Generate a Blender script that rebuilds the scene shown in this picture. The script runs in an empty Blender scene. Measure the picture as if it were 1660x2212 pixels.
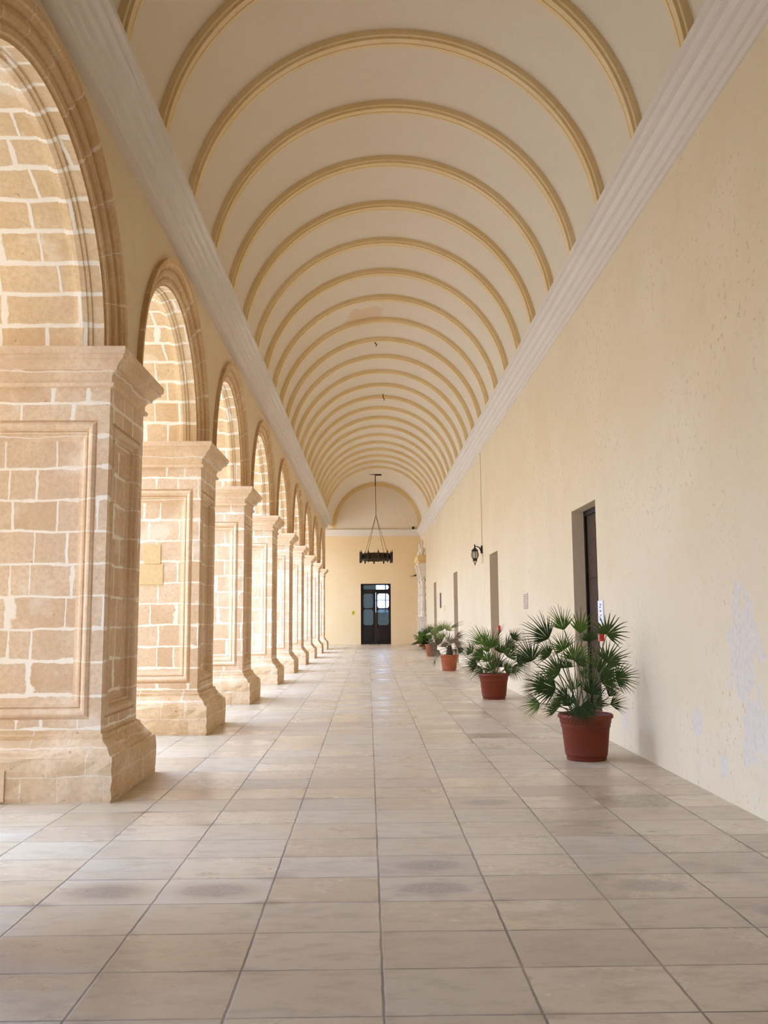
import bpy, math, random
from mathutils import Vector, Matrix
random.seed(7)
R = math.radians
sc = bpy.context.scene
COL = sc.collection

# ------------------------------------------------------------------ camera
F_PX = 1935.0; W_PX, H_PX = 1660.0, 2212.0
CAM_H = 1.4
def camera():
    cx, cy = W_PX/2, H_PX/2
    dY = Vector(((803.-cx)/F_PX, -(1335.-cy)/F_PX, 1.0)).normalized()   # corridor axis seen by the camera
    roll = R(0.4)
    z = Vector((-math.sin(roll), math.cos(roll), 0.0))
    z.z = -(z.x*dY.x + z.y*dY.y)/dY.z
    z.normalize()
    dX = z.cross(dY)
    if dX.x < 0: dX = -dX
    right = Vector((dX.x, dY.x, z.x)); up = Vector((dX.y, dY.y, z.y)); fwd = Vector((dX.z, dY.z, z.z))
    c = bpy.data.cameras.new('camera'); o = bpy.data.objects.new('camera', c); COL.objects.link(o)
    m = Matrix.Identity(4)
    for i in range(3):
        m[i][0] = right[i]; m[i][1] = up[i]; m[i][2] = -fwd[i]
    m[0][3], m[1][3], m[2][3] = 0, 0, CAM_H
    o.matrix_world = m
    c.sensor_fit = 'VERTICAL'; c.sensor_height = 36.0; c.lens = 36.0*F_PX/H_PX
    c.clip_start = 0.05; c.clip_end = 400
    sc.camera = o
camera()

# ------------------------------------------------------------------ light
SKY = (0.545, 0.765, 1.19); SKY_STRENGTH = 9.6
SUN_COL = (1.0, 0.86, 0.68); SUN_STRENGTH = 2.5
EXPOSURE = 0.0
w = bpy.data.worlds.new('world'); sc.world = w; w.use_nodes = True
bg = w.node_tree.nodes['Background']; bg.inputs[0].default_value = (*SKY, 1); bg.inputs[1].default_value = SKY_STRENGTH
sl = bpy.data.lights.new('sun', 'SUN'); sl.energy = SUN_STRENGTH; sl.color = SUN_COL; sl.angle = R(1.0)
so = bpy.data.objects.new('sun', sl); COL.objects.link(so)
so.rotation_euler = Vector((-0.62, 0.15, -0.80)).to_track_quat('-Z', 'Y').to_euler(); so.location = (10, 0, 20)
sc.view_settings.view_transform = 'Standard'; sc.view_settings.look = 'None'
sc.view_settings.exposure = EXPOSURE; sc.view_settings.gamma = 1.0; sc.view_settings.use_curve_mapping = False
sc.cycles.max_bounces = 9; sc.cycles.diffuse_bounces = 6; sc.cycles.glossy_bounces = 4
sc.cycles.transparent_max_bounces = 12
sc.cycles.use_denoising = True

# ------------------------------------------------------------------ node helpers
class NT:
    def __init__(s, name):
        s.m = bpy.data.materials.new(name); s.m.use_nodes = True
        s.t = s.m.node_tree; s.n = s.t.nodes; s.b = s.n['Principled BSDF']
        s._pos = None
    def new(s, t, **k):
        x = s.n.new(t)
        for a, v in k.items(): setattr(x, a, v)
        return x
    def put(s, sock, v):
        if v is None: return
        if hasattr(v, 'is_linked') or isinstance(v, bpy.types.NodeSocket): s.t.links.new(v, sock)
        elif isinstance(v, (tuple, list)) and len(v) == 3 and sock.type == 'RGBA': sock.default_value = (*v, 1)
        else: sock.default_value = v
    def math(s, op, a, b=None, c=None, clamp=False):
        x = s.new('ShaderNodeMath', operation=op, use_clamp=clamp)
        for i, v in enumerate((a, b, c)): s.put(x.inputs[i], v) if v is not None else None
        return x.outputs[0]
    def vmath(s, op, a, b):
        x = s.new('ShaderNodeVectorMath', operation=op); s.put(x.inputs[0], a); s.put(x.inputs[1], b); return x.outputs[0]
    def mix(s, f, a, b, blend='MIX'):
        x = s.new('ShaderNodeMix', data_type='RGBA', blend_type=blend)
        s.put(x.inputs[0], f); s.put(x.inputs[6], a); s.put(x.inputs[7], b); return x.outputs[2]
    def pos(s):
        if s._pos is None: s._pos = s.new('ShaderNodeNewGeometry')
        return s._pos.outputs['Position']
    def sep(s, v):
        x = s.new('ShaderNodeSeparateXYZ'); s.put(x.inputs[0], v); return x.outputs
    def comb(s, x, y, z):
        c = s.new('ShaderNodeCombineXYZ')
        for i, v in enumerate((x, y, z)): s.put(c.inputs[i], v)
        return c.outputs[0]
    def noise(s, vec, scale, detail=3, rough=0.55, out=0):
        x = s.new('ShaderNodeTexNoise'); s.put(x.inputs['Vector'], vec)
        x.inputs['Scale'].default_value = scale; x.inputs['Detail'].default_value = detail; x.inputs['Roughness'].default_value = rough
        return x.outputs[out]
    def white(s, vec):
        x = s.new('ShaderNodeTexWhiteNoise', noise_dimensions='3D'); s.put(x.inputs['Vector'], vec); return x.outputs['Value']
    def ramp(s, v, lo, hi, a=0.0, b=1.0):
        x = s.new('ShaderNodeMapRange', clamp=True, interpolation_type='SMOOTHSTEP')
        s.put(x.inputs[0], v); s.put(x.inputs[1], lo); s.put(x.inputs[2], hi); s.put(x.inputs[3], a); s.put(x.inputs[4], b)
        return x.outputs[0]
    def bump(s, h, strength=0.3, dist=0.01):
        x = s.new('ShaderNodeBump'); s.put(x.inputs['Height'], h); x.inputs['Strength'].default_value = strength; x.inputs['Distance'].default_value = dist
        s.t.links.new(x.outputs[0], s.b.inputs['Normal'])
    def done(s, col, rough=0.85, spec=0.2):
        s.put(s.b.inputs['Base Color'], col); s.put(s.b.inputs['Roughness'], rough); s.b.inputs['Specular IOR Level'].default_value = spec
        return s.m

def simple(name, col, rough=0.6, metal=0.0, spec=0.4, var=0.12, scale=14):
    t = NT(name); n = t.noise(t.pos(), scale)
    c = t.mix(t.ramp(n, 0.3, 0.7), tuple(v*(1-var) for v in col), tuple(min(1, v*(1+var)) for v in col))
    t.b.inputs['Metallic'].default_value = metal
    return t.done(c, rough, spec)

STONE_A, STONE_B, MORTAR = (0.68, 0.465, 0.285), (0.80, 0.615, 0.425), (0.95, 0.86, 0.73)
def stone(name, uv=False, row=0.266, width=0.38, msize=0.012, mvar=0.02, a=STONE_A, b=STONE_B, mort=MORTAR, pit=1.0, mort_amt=1.0):
    t = NT(name)
    if uv:
        x = t.new('ShaderNodeUVMap'); s = t.sep(x.outputs[0]); u, v = s[0], s[1]
    else:
        p = t.sep(t.pos()); t.pos()
        nrm = t.sep(t._pos.outputs['True Normal'])
        ax = t.math('GREATER_THAN', t.math('ABSOLUTE', nrm[0]), 0.7)
        u = t.math('ADD', t.math('MULTIPLY', p[0], t.math('SUBTRACT', 1, ax)), t.math('MULTIPLY', p[1], ax)); v = p[2]
    oi = t.new('ShaderNodeObjectInfo')
    if not uv:
        rnd = t.math('MULTIPLY', t.math('FRACT', t.math('MULTIPLY', t.sep(t.pos())[1], 0.0)), 1.0)
    dv = t.math('MULTIPLY', t.math('SUBTRACT', t.noise(t.pos(), 3.0, 2), 0.5), 0.05)
    v2 = t.math('ADD', v, dv)
    rowid = t.math('FLOOR', t.math('DIVIDE', v2, row))
    du = t.math('MULTIPLY', t.noise(t.comb(t.math('MULTIPLY', u, 1.6), t.math('MULTIPLY', rowid, 7.3), t.math('MULTIPLY', t.sep(t.pos())[1], 0.35)), 1.0, 1), 0.9)
    du2 = t.math('MULTIPLY', t.math('SUBTRACT', t.noise(t.pos(), 9.0, 2), 0.5), 0.03)
    u2 = t.math('ADD', t.math('ADD', u, du), du2)
    br = t.new('ShaderNodeTexBrick'); br.offset = 0.5
    t.put(br.inputs['Vector'], t.comb(u2, v2, 0.0))
    br.inputs['Scale'].default_value = 1.0; br.inputs['Brick Width'].default_value = width; br.inputs['Row Height'].default_value = row
    br.inputs['Mortar Smooth'].default_value = 0.35; br.inputs['Bias'].default_value = 0.0
    ms = t.math('ADD', msize, t.math('MULTIPLY', t.ramp(t.noise(t.pos(), 4.0, 4, 0.65), 0.45, 0.8), mvar)); t.put(br.inputs['Mortar Size'], ms)
    t.put(br.inputs['Color1'], (0, 0, 0)); t.put(br.inputs['Color2'], (1, 1, 1)); t.put(br.inputs['Mortar'], (0.5, 0.5, 0.5))
    fine = t.noise(t.pos(), 26, 5, 0.65); big = t.noise(t.pos(), 1.7, 3)
    base = t.mix(br.outputs['Color'], a, b)
    base = t.mix(t.ramp(big, 0.4, 0.75), base, tuple(min(1, q*1.10) for q in b))
    base = t.mix(t.ramp(fine, 0.35, 0.7, 0.0, 0.45), base, tuple(q*0.80 for q in a))
    base = t.mix(t.ramp(t.noise(t.pos(), 2.6, 4, 0.6), 0.55, 0.72, 0.0, 0.45*mort_amt), base, mort)
    pits = t.ramp(t.noise(t.pos(), 17, 4, 0.7), 0.66, 0.74)
    base = t.mix(t.math('MULTIPLY', pits, 0.55*pit), base, (0.34, 0.20, 0.10))
    mf = t.math('MULTIPLY', br.outputs['Fac'], mort_amt)
    col = t.mix(mf, base, mort)
    h = t.math('ADD', t.math('MULTIPLY', fine, 0.6), t.math('ADD', t.math('MULTIPLY', br.outputs['Fac'], -0.25), t.math('MULTIPLY', pits, -0.9*pit)))
    t.bump(h, 0.55, 0.012)
    return t.done(col, 0.9, 0.12)

M = {}
M['stone'] = stone('coursed_limestone', width=0.34, msize=0.012, mvar=0.035)
M['stone_dressed'] = stone('dressed_limestone', width=2.6, msize=0.005, mvar=0.01, a=(0.74, 0.52, 0.33), b=(0.82, 0.63, 0.43), pit=0.35, mort_amt=0.75)
M['stone_base'] = stone('weathered_limestone', row=0.20, width=0.42, msize=0.006, mvar=0.02, a=(0.68, 0.47, 0.27), b=(0.79, 0.60, 0.40), pit=2.0, mort_amt=0.4)
M['stone_soffit'] = stone('soffit_limestone', uv=True, row=0.27, width=0.46, msize=0.022, mvar=0.02, a=(0.72, 0.50, 0.28), b=(0.79, 0.60, 0.38))
M['stone_arch'] = stone('arch_limestone', uv=True, row=0.40, width=4.0, msize=0.006, mvar=0.03, a=(0.62, 0.40, 0.21), b=(0.70, 0.49, 0.28), pit=0.7, mort_amt=0.5)
M['patch_stone'] = simple('new_yellow_limestone', (0.74, 0.54, 0.29), 0.9, spec=0.1, var=0.06, scale=30)

def plaster(name, c1, c2, c3, spots=(0.55, 0.33, 0.2), spot_amt=0.25, extra=None):
    t = NT(name); p = t.pos()
    n1 = t.noise(p, 0.7, 4); n2 = t.noise(p, 5.0, 5, 0.65); n3 = t.noise(p, 16, 4, 0.7)
    c = t.mix(t.ramp(n1, 0.35, 0.7), c1, c2)
    c = t.mix(t.ramp(n2, 0.5, 0.75, 0, 0.6), c, c3)
    c = t.mix(t.math('MULTIPLY', t.math('MULTIPLY', t.ramp(n3, 0.57, 0.72), t.ramp(n1, 0.4, 0.6)), spot_amt), c, spots)
    if extra: c = extra(t, c)
    t.bump(t.math('ADD', t.math('MULTIPLY', n2, 0.6), t.math('MULTIPLY', n3, 0.4)), 0.18, 0.012)
    return t.done(c, 0.9, 0.1)

def peel(t, c):
    s = t.sep(t.pos()); n = t.noise(t.pos(), 4.2, 5, 0.62)
    tot = None
    for (y, z, ry, rz) in PEELS:
        d = t.math('SQRT', t.math('ADD', t.math('POWER', t.math('DIVIDE', t.math('SUBTRACT', s[1], y), ry), 2.0), t.math('POWER', t.math('DIVIDE', t.math('SUBTRACT', s[2], z), rz), 2.0)))
        k = t.ramp(t.math('ADD', d, t.math('MULTIPLY', t.math('SUBTRACT', n, 0.5), 2.6)), 0.92, 1.0, 1.0, 0.0)
        tot = k if tot is None else t.math('MAXIMUM', tot, k)
    rim = t.noise(t.pos(), 20, 3)
    return t.mix(tot, c, t.mix(t.ramp(rim, 0.4, 0.7), (0.745, 0.65, 0.545), (0.68, 0.595, 0.50)))
PEELS = [(6.55, 1.15, 0.28, 0.42), (6.45, 0.62, 0.24, 0.30), (7.55, 0.52, 0.12, 0.12), (7.0, 0.25, 0.10, 0.08), (9.7, 0.30, 0.12, 0.10), (6.15, 0.30, 0.2, 0.2)]
M['plaster'] = plaster('yellow_plaster', (0.74, 0.59, 0.39), (0.77, 0.63, 0.44), (0.71, 0.55, 0.36))
M['plaster_right'] = plaster('mottled_plaster', (0.76, 0.63, 0.44), (0.79, 0.67, 0.49), (0.74, 0.58, 0.38), spots=(0.52, 0.34, 0.20), spot_amt=0.85, extra=peel)
M['plaster_end'] = plaster('ochre_plaster', (0.76, 0.565, 0.32), (0.78, 0.59, 0.36), (0.74, 0.54, 0.30), spot_amt=0.1)
def flake(t, c):
    s = t.sep(t.pos()); n = t.noise(t.pos(), 3.5, 5, 0.65)
    d = t.math('MAXIMUM', t.math('DIVIDE', t.math('ABSOLUTE', t.math('SUBTRACT', s[0], -0.12)), 0.42), t.math('DIVIDE', t.math('ABSOLUTE', t.math('SUBTRACT', s[1], 19.0)), 0.5))
    top = t.math('GREATER_THAN', s[2], 7.0)
    k = t.math('MULTIPLY', t.ramp(t.math('ADD', d, t.math('MULTIPLY', t.math('SUBTRACT', n, 0.5), 2.0)), 0.85, 1.0, 1.0, 0.0), top)
    return t.mix(t.math('MULTIPLY', k, 0.7), c, (0.72, 0.50, 0.33))
M['lunette'] = plaster('lunette_plaster', (0.79, 0.655, 0.49), (0.82, 0.69, 0.53), (0.76, 0.61, 0.42), spot_amt=0.3)
M['vault'] = plaster('vault_limewash', (0.75, 0.65, 0.515), (0.77, 0.67, 0.54), (0.74, 0.635, 0.50), spot_amt=0.05, extra=flake)
M['cornice'] = plaster('grey_limewash', (0.74, 0.665, 0.585), (0.76, 0.685, 0.61), (0.725, 0.65, 0.57), spot_amt=0.03)
M['rib'] = plaster('ochre_rib_paint', (0.80, 0.61, 0.335), (0.84, 0.67, 0.41), (0.76, 0.56, 0.29), spots=(0.4, 0.22, 0.08), spot_amt=0.3)
M['band'] = plaster('ochre_band_paint', (0.76, 0.54, 0.25), (0.80, 0.60, 0.32), (0.72, 0.50, 0.22))
M['reveal'] = plaster('taupe_reveal_plaster', (0.74, 0.60, 0.43), (0.77, 0.63, 0.46), (0.71, 0.57, 0.40), spot_amt=0.05)

def floor_mat():
    t = NT('limestone_floor_tiles'); s = t.sep(t.pos())
    x = t.math('DIVIDE', t.math('SUBTRACT', t.math('ADD', s[0], t.math('MULTIPLY', s[1], 0.0035)), 0.05), 0.565)
    y = t.math('DIVIDE', t.math('SUBTRACT', s[1], 3.356), 0.43)
    wob = t.math('MULTIPLY', t.math('SUBTRACT', t.noise(t.pos(), 6, 3), 0.5), 0.02)
    xw = t.math('ADD', x, wob); yw = t.math('ADD', y, wob)
    fx = t.math('FLOOR', xw); fy = t.math('FLOOR', yw)
    dx = t.math('MULTIPLY', t.math('ABSOLUTE', t.math('SUBTRACT', t.math('FRACT', t.math('ADD', xw, 0.5)), 0.5)), 0.565)
    dy = t.math('MULTIPLY', t.math('ABSOLUTE', t.math('SUBTRACT', t.math('FRACT', t.math('ADD', yw, 0.5)), 0.5)), 0.43)
    en = t.noise(t.pos(), 5, 4, 0.65)
    jx = t.ramp(dx, 0.002, t.math('ADD', 0.005, t.math('MULTIPLY', en, 0.007)), 1.0, 0.0); jy = t.ramp(dy, 0.0015, t.math('ADD', 0.004, t.math('MULTIPLY', en, 0.008)), 1.0, 0.0)
    jy = t.math('MULTIPLY', jy, t.ramp(t.noise(t.pos(), 2.2, 3), 0.3, 0.55, 0.6, 1.0))
    joint = t.math('MAXIMUM', jx, jy)
    r1 = t.white(t.comb(fx, fy, 1.0)); r2 = t.white(t.comb(fx, fy, 5.0)); r3 = t.white(t.comb(fx, fy, 9.0))
    c = t.mix(r1, (0.565, 0.435, 0.295), (0.685, 0.55, 0.385))
    c = t.mix(t.math('MULTIPLY', r2, 0.55), c, (0.58, 0.49, 0.375))
    sv = t.comb(s[0], t.math('MULTIPLY', s[1], 2.2), t.math('MULTIPLY', r1, 30.0))
    big = t.noise(sv, 1.6, 5, 0.6); fine = t.noise(t.pos(), 38, 4, 0.7); mid = t.noise(sv, 5.5, 5, 0.65)
    c = t.mix(t.ramp(mid, 0.45, 0.72, 0, 0.7), c, (0.46, 0.355, 0.25))
    c = t.mix(t.ramp(big, 0.55, 0.8, 0, 0.55), c, (0.74, 0.65, 0.53))
    c = t.mix(t.ramp(fine, 0.6, 0.75, 0, 0.30), c, (0.40, 0.31, 0.24))
    # worn hollow in the middle of some tiles
    cx = t.math('SUBTRACT', t.math('FRACT', xw), 0.5); cy = t.math('SUBTRACT', t.math('FRACT', yw), 0.5)
    rad = t.math('ADD', t.math('SQRT', t.math('ADD', t.math('POWER', cx, 2.0), t.math('MULTIPLY', t.math('POWER', cy, 2.0), 1.6))), t.math('MULTIPLY', t.math('SUBTRACT', mid, 0.5), 0.5))
    def cell(a, b): return t.math('MULTIPLY', t.math('COMPARE', fx, a, 0.1), t.math('COMPARE', fy, b, 0.1))
    def anyof(lst):
        o_ = None
        for a, b in lst:
            q = cell(a, b); o_ = q if o_ is None else t.math('MAXIMUM', o_, q)
        return o_
    worn = t.math('MULTIPLY', t.ramp(rad, 0.22, 0.40, 1.0, 0.0), t.math('MAXIMUM', anyof([(-3, 3), (-2, 3), (0, 3), (2, 3), (3, 2)]), t.math('GREATER_THAN', r3, 0.975)))
    halo = t.math('MULTIPLY', t.ramp(rad, 0.36, 0.62, 0.0, 1.0), anyof([(-3, 3), (-2, 3)]))
    c = t.mix(t.math('MULTIPLY', halo, 0.5), c, (0.72, 0.63, 0.50))
    c = t.mix(t.math('MULTIPLY', worn, t.ramp(fine, 0.3, 0.6, 0.30, 0.75)), c, (0.34, 0.27, 0.22))
    gravel = t.math('MULTIPLY', anyof([(2, 17), (3, 8), (2, 23)]), t.ramp(rad, 0.55, 0.75, 1.0, 0.2))
    c = t.mix(t.math('MULTIPLY', gravel, t.ramp(t.noise(t.pos(), 30, 3, 0.7), 0.35, 0.6, 0.15, 0.8)), c, (0.30, 0.23, 0.15))
    speck = t.ramp(t.noise(t.pos(), 60, 2, 0.6), 0.70, 0.76)
    c = t.mix(t.math('MULTIPLY', speck, 0.45), c, (0.30, 0.22, 0.15))
    stain = t.math('MULTIPLY', t.ramp(t.noise(t.pos(), 1.4, 5, 0.7), 0.50, 0.68), t.math('MULTIPLY', t.ramp(s[0], 0.2, 1.6), t.ramp(s[1], 9.0, 5.5)))
    c = t.mix(t.math('MULTIPLY', stain, 0.45), c, (0.36, 0.27, 0.20))
    dirt = t.math('MULTIPLY', t.ramp(t.math('ADD', dy, t.math('MULTIPLY', dx, 0.4)), 0.0, 0.09, 1.0, 0.0), t.ramp(t.noise(t.pos(), 2.6, 4, 0.6), 0.46, 0.66))
    c = t.mix(t.math('MULTIPLY', dirt, 0.7), c, (0.30, 0.22, 0.15))
    c = t.mix(t.math('MULTIPLY', joint, t.ramp(t.noise(t.pos(), 1.3, 3), 0.35, 0.65, 0.55, 0.9)), c, (0.20, 0.155, 0.12))
    rough = t.ramp(t.math('ADD', t.math('MULTIPLY', big, 0.6), t.math('MULTIPLY', r2, 0.4)), 0.25, 0.75, 0.23, 0.47)
    rough = t.math('MAXIMUM', rough, t.math('MULTIPLY', joint, 0.8))
    t.bump(t.math('ADD', t.math('MULTIPLY', joint, -1.0), t.math('ADD', t.math('MULTIPLY', fine, 0.12), t.math('MULTIPLY', r1, 0.15))), 0.35, 0.006)
    return t.done(c, rough, 0.36)
M['floor'] = floor_mat()
M['ground'] = plaster('pale_courtyard_gravel', (0.60, 0.50, 0.37), (0.66, 0.56, 0.43), (0.56, 0.46, 0.34))
M['facade'] = plaster('courtyard_limestone', (0.70, 0.53, 0.34), (0.75, 0.58, 0.39), (0.66, 0.49, 0.3))
M['dark_wood'] = simple('dark_brown_wood', (0.016, 0.009, 0.007), 0.55, spec=0.2, var=0.3, scale=20)
M['brown_door'] = simple('brown_painted_wood', (0.075, 0.046, 0.030), 0.7, spec=0.1, var=0.15)
M['black_metal'] = simple('black_wrought_iron', (0.035, 0.024, 0.018), 0.55, metal=0.3, var=0.3)
M['old_iron'] = simple('bronzed_iron', (0.07, 0.05, 0.025), 0.6, metal=0.3, var=0.5, scale=40)
M['terracotta'] = simple('terracotta_plastic', (0.185, 0.034, 0.014), 0.55, spec=0.3, var=0.08, scale=5)
M['terracotta_pale'] = simple('faded_terracotta', (0.40, 0.12, 0.055), 0.65, spec=0.3, var=0.15, scale=6)
M['soil'] = simple('potting_soil', (0.05, 0.032, 0.02), 0.95, spec=0.1, var=0.4, scale=60)
M['white_board'] = simple('white_sign_board', (0.82, 0.82, 0.86), 0.5, var=0.02)
M['paper'] = simple('faded_notice_board', (0.74, 0.63, 0.48), 0.7, var=0.03)
M['yellow_sign'] = simple('yellow_sign_face', (0.72, 0.58, 0.05), 0.5, var=0.03)
M['ink'] = simple('dark_ink', (0.05, 0.045, 0.06), 0.7, var=0.05)
M['ink_red'] = simple('faded_red_ink', (0.42, 0.28, 0.25), 0.8, var=0.1)
M['red'] = simple('red_plastic', (0.55, 0.03, 0.02), 0.4, var=0.03)
M['dark_plaque'] = simple('dark_red_plaque', (0.16, 0.06, 0.05), 0.6, var=0.1)
M['cable'] = simple('pale_brown_cable', (0.58, 0.42, 0.27), 0.7, var=0.1)
def leafmat(name, c1, c2, trans=0.25):
    t = NT(name); n = t.noise(t.pos(), 9, 3)
    oi = t.new('ShaderNodeObjectInfo')
    c = t.mix(t.ramp(t.math('ADD', t.math('MULTIPLY', n, 0.5), t.math('MULTIPLY', oi.outputs['Random'], 0.5)), 0.2, 0.8), c1, c2)
    t.put(t.b.inputs['Base Color'], c); t.b.inputs['Roughness'].default_value = 0.6; t.b.inputs['Specular IOR Level'].default_value = 0.15
    tr = t.new('ShaderNodeBsdfTranslucent'); t.put(tr.inputs[0], c)
    mx = t.new('ShaderNodeMixShader'); mx.inputs[0].default_value = trans
    t.t.links.new(t.b.outputs[0], mx.inputs[1]); t.t.links.new(tr.outputs[0], mx.inputs[2])
    t.t.links.new(mx.outputs[0], t.n['Material Output'].inputs[0])
    return t.m
M['leaf'] = leafmat('fan_palm_green', (0.032, 0.055, 0.016), (0.075, 0.115, 0.026))
M['leaf_bright'] = leafmat('fan_palm_bright_green', (0.075, 0.14, 0.025), (0.13, 0.21, 0.04), 0.35)
M['leaf_yellow'] = leafmat('fan_palm_yellow_green', (0.16, 0.22, 0.06), (0.26, 0.30, 0.10), 0.35)
M['leaf_dry'] = leafmat('fan_palm_dry', (0.10, 0.075, 0.045), (0.24, 0.19, 0.135), 0.15)
M['petiole'] = simple('palm_stalk', (0.11, 0.12, 0.05), 0.6, var=0.3)
M['trunk'] = simple('palm_trunk', (0.07, 0.04, 0.025), 0.95, var=0.4, scale=50)
def glassmat(name, tint, frost, alpha):
    t = NT(name)
    tr = t.new('ShaderNodeBsdfTransparent'); tr.inputs[0].default_value = (*tint, 1)
    n = t.noise(t.pos(), 7, 4)
    c = t.mix(n, tuple(q*0.7 for q in frost), frost)
    t.put(t.b.inputs['Base Color'], c); t.b.inputs['Roughness'].default_value = 0.12; t.b.inputs['Specular IOR Level'].default_value = 0.5
    mx = t.new('ShaderNodeMixShader'); t.put(mx.inputs[0], t.math('ADD', alpha, t.math('MULTIPLY', t.math('SUBTRACT', n, 0.5), 0.3)))
    t.t.links.new(tr.outputs[0], mx.inputs[1]); t.t.links.new(t.b.outputs[0], mx.inputs[2]); t.t.links.new(mx.outputs[0], t.n['Material Output'].inputs[0])
    return t.m
M['glass'] = glassmat('clear_door_glass', (0.92, 0.97, 1.0), (0.4, 0.5, 0.55), 0.12)
M['glass_frosted'] = glassmat('frosted_door_glass', (0.6, 0.75, 0.8), (0.13, 0.19, 0.21), 0.8)
M['lamp_glass'] = glassmat('lantern_glass', (0.95, 0.92, 0.85), (0.75, 0.68, 0.55), 0.35)

# ------------------------------------------------------------------ mesh helpers
class MB:
    def __init__(s): s.v = []; s.f = []; s.uv = []; s.sm = []
    def add(s, vs, fs, uvs=None, smooth=False):
        o = len(s.v); s.v += [tuple(a) for a in vs]
        for i, f in enumerate(fs):
            s.f.append(tuple(k+o for k in f)); s.sm.append(smooth)
            s.uv.append(uvs[i] if uvs else None)
        return s
    def box(s, x0, x1, y0, y1, z0, z1):
        v = [(x, y, z) for z in (z0, z1) for y in (y0, y1) for x in (x0, x1)]
        return s.add(v, [(0, 2, 3, 1), (4, 5, 7, 6), (0, 1, 5, 4), (2, 6, 7, 3), (0, 4, 6, 2), (1, 3, 7, 5)])
    def quad(s, a, b, c, d): return s.add([a, b, c, d], [(0, 1, 2, 3)])
    def grid(s, rows, closed=False, uv=None, smooth=False):
        nr, nc = len(rows), len(rows[0]); v = [p for r in rows for p in r]; f = []; us = []
        for i in range(nr-1):
            for j in range(nc if closed else nc-1):
                k = (j+1) % nc
                f.append((i*nc+j, i*nc+k, (i+1)*nc+k, (i+1)*nc+j))
                if uv: us.append([uv[i][j], uv[i][k], uv[i+1][k], uv[i+1][j]])
        return s.add(v, f, us if uv else None, smooth)
    def rects(s, lst, x0, x1, y0, y1, capb=False, capt=True):
        rows = [[(x0-ex, y0-ey, z), (x1+ex, y0-ey, z), (x1+ex, y1+ey, z), (x0-ex, y1+ey, z)] for z, ex, ey in lst]
        s.grid(rows, True)
        n = len(s.v)
        if capt: s.f.append((n-4, n-3, n-2, n-1)); s.uv.append(None); s.sm.append(False)
        return s
    def lathe(s, prof, n=32, c=(0, 0, 0), smooth=True, caps=True):
        rows = [[(c[0]+r*math.cos(2*math.pi*i/n), c[1]+r*math.sin(2*math.pi*i/n), c[2]+z) for i in range(n)] for r, z in prof]
        s.grid(rows, True, smooth=smooth); return s
    def tube(s, pts, r, n=8, smooth=True):
        pts = [Vector(p) for p in pts]; rows = []
        rr = r if isinstance(r, (list, tuple)) else [r]*len(pts)
        for i, p in enumerate(pts):
            d = (pts[min(i+1, len(pts)-1)] - pts[max(i-1, 0)]).normalized()
            a = Vector((0, 0, 1)) if abs(d.z) < 0.9 else Vector((1, 0, 0))
            u = d.cross(a).normalized(); w_ = d.cross(u)
            rows.append([tuple(p + rr[i]*(u*math.cos(2*math.pi*k/n) + w_*math.sin(2*math.pi*k/n))) for k in range(n)])
        s.grid(rows, True, smooth=smooth)
        o = len(s.v)
        s.f.append(tuple(range(o-n, o))); s.uv.append(None); s.sm.append(False)
        s.f.append(tuple(range(o-n*len(pts), o-n*len(pts)+n))); s.uv.append(None); s.sm.append(False)
        return s
    def build(s, name, mat, parent=None, loc=(0, 0, 0), recalc=False):
        me = bpy.data.meshes.new(name)
        me.from_pydata([(a[0]-loc[0], a[1]-loc[1], a[2]-loc[2]) for a in s.v], [], s.f)
        if any(u for u in s.uv):
            l = me.uv_layers.new(name='UVMap'); k = 0
            for fi, f in enumerate(s.f):
                for j in range(len(f)):
                    l.data[k].uv = s.uv[fi][j] if s.uv[fi] else (0, 0); k += 1
        me.polygons.foreach_set('use_smooth', s.sm)
        if recalc:
            import bmesh
            bm = bmesh.new(); bm.from_mesh(me); bmesh.ops.recalc_face_normals(bm, faces=bm.faces); bm.to_mesh(me); bm.free()
        me.materials.append(M[mat]); me.update()
        o = bpy.data.objects.new(name, me); COL.objects.link(o)
        if parent is not None: o.parent = parent
        else: o.location = loc
        return o

def tag(o, label=None, cat=None, group=None, kind=None):
    if label: o['label'] = label
    if cat: o['category'] = cat
    if group: o['group'] = group
    if kind: o['kind'] = kind
    return o
def thing(name, label, cat, loc=(0, 0, 0), group=None, kind=None):
    o = bpy.data.objects.new(name, None); COL.objects.link(o); o.location = loc; o.empty_display_size = 0.1
    return tag(o, label, cat, group, kind)
def dup(root, loc, label):
    r = root.copy(); COL.objects.link(r); r.location = loc; r['label'] = label
    for ch in list(root.children):
        c = ch.copy(); COL.objects.link(c); c.parent = r
        for g in list(ch.children):
            d = g.copy(); COL.objects.link(d); d.parent = c
    return r
def struct(o): o['kind'] = 'structure'; return o
ORD = ['first', 'second', 'third', 'fourth', 'fifth', 'sixth', 'seventh', 'eighth', 'ninth', 'tenth', 'eleventh', 'twelfth', 'thirteenth', 'fourteenth', 'fifteenth',
       'sixteenth', 'seventeenth', 'eighteenth', 'nineteenth', 'twentieth', 'twenty-first', 'twenty-second', 'twenty-third', 'twenty-fourth', 'twenty-fifth']

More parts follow.
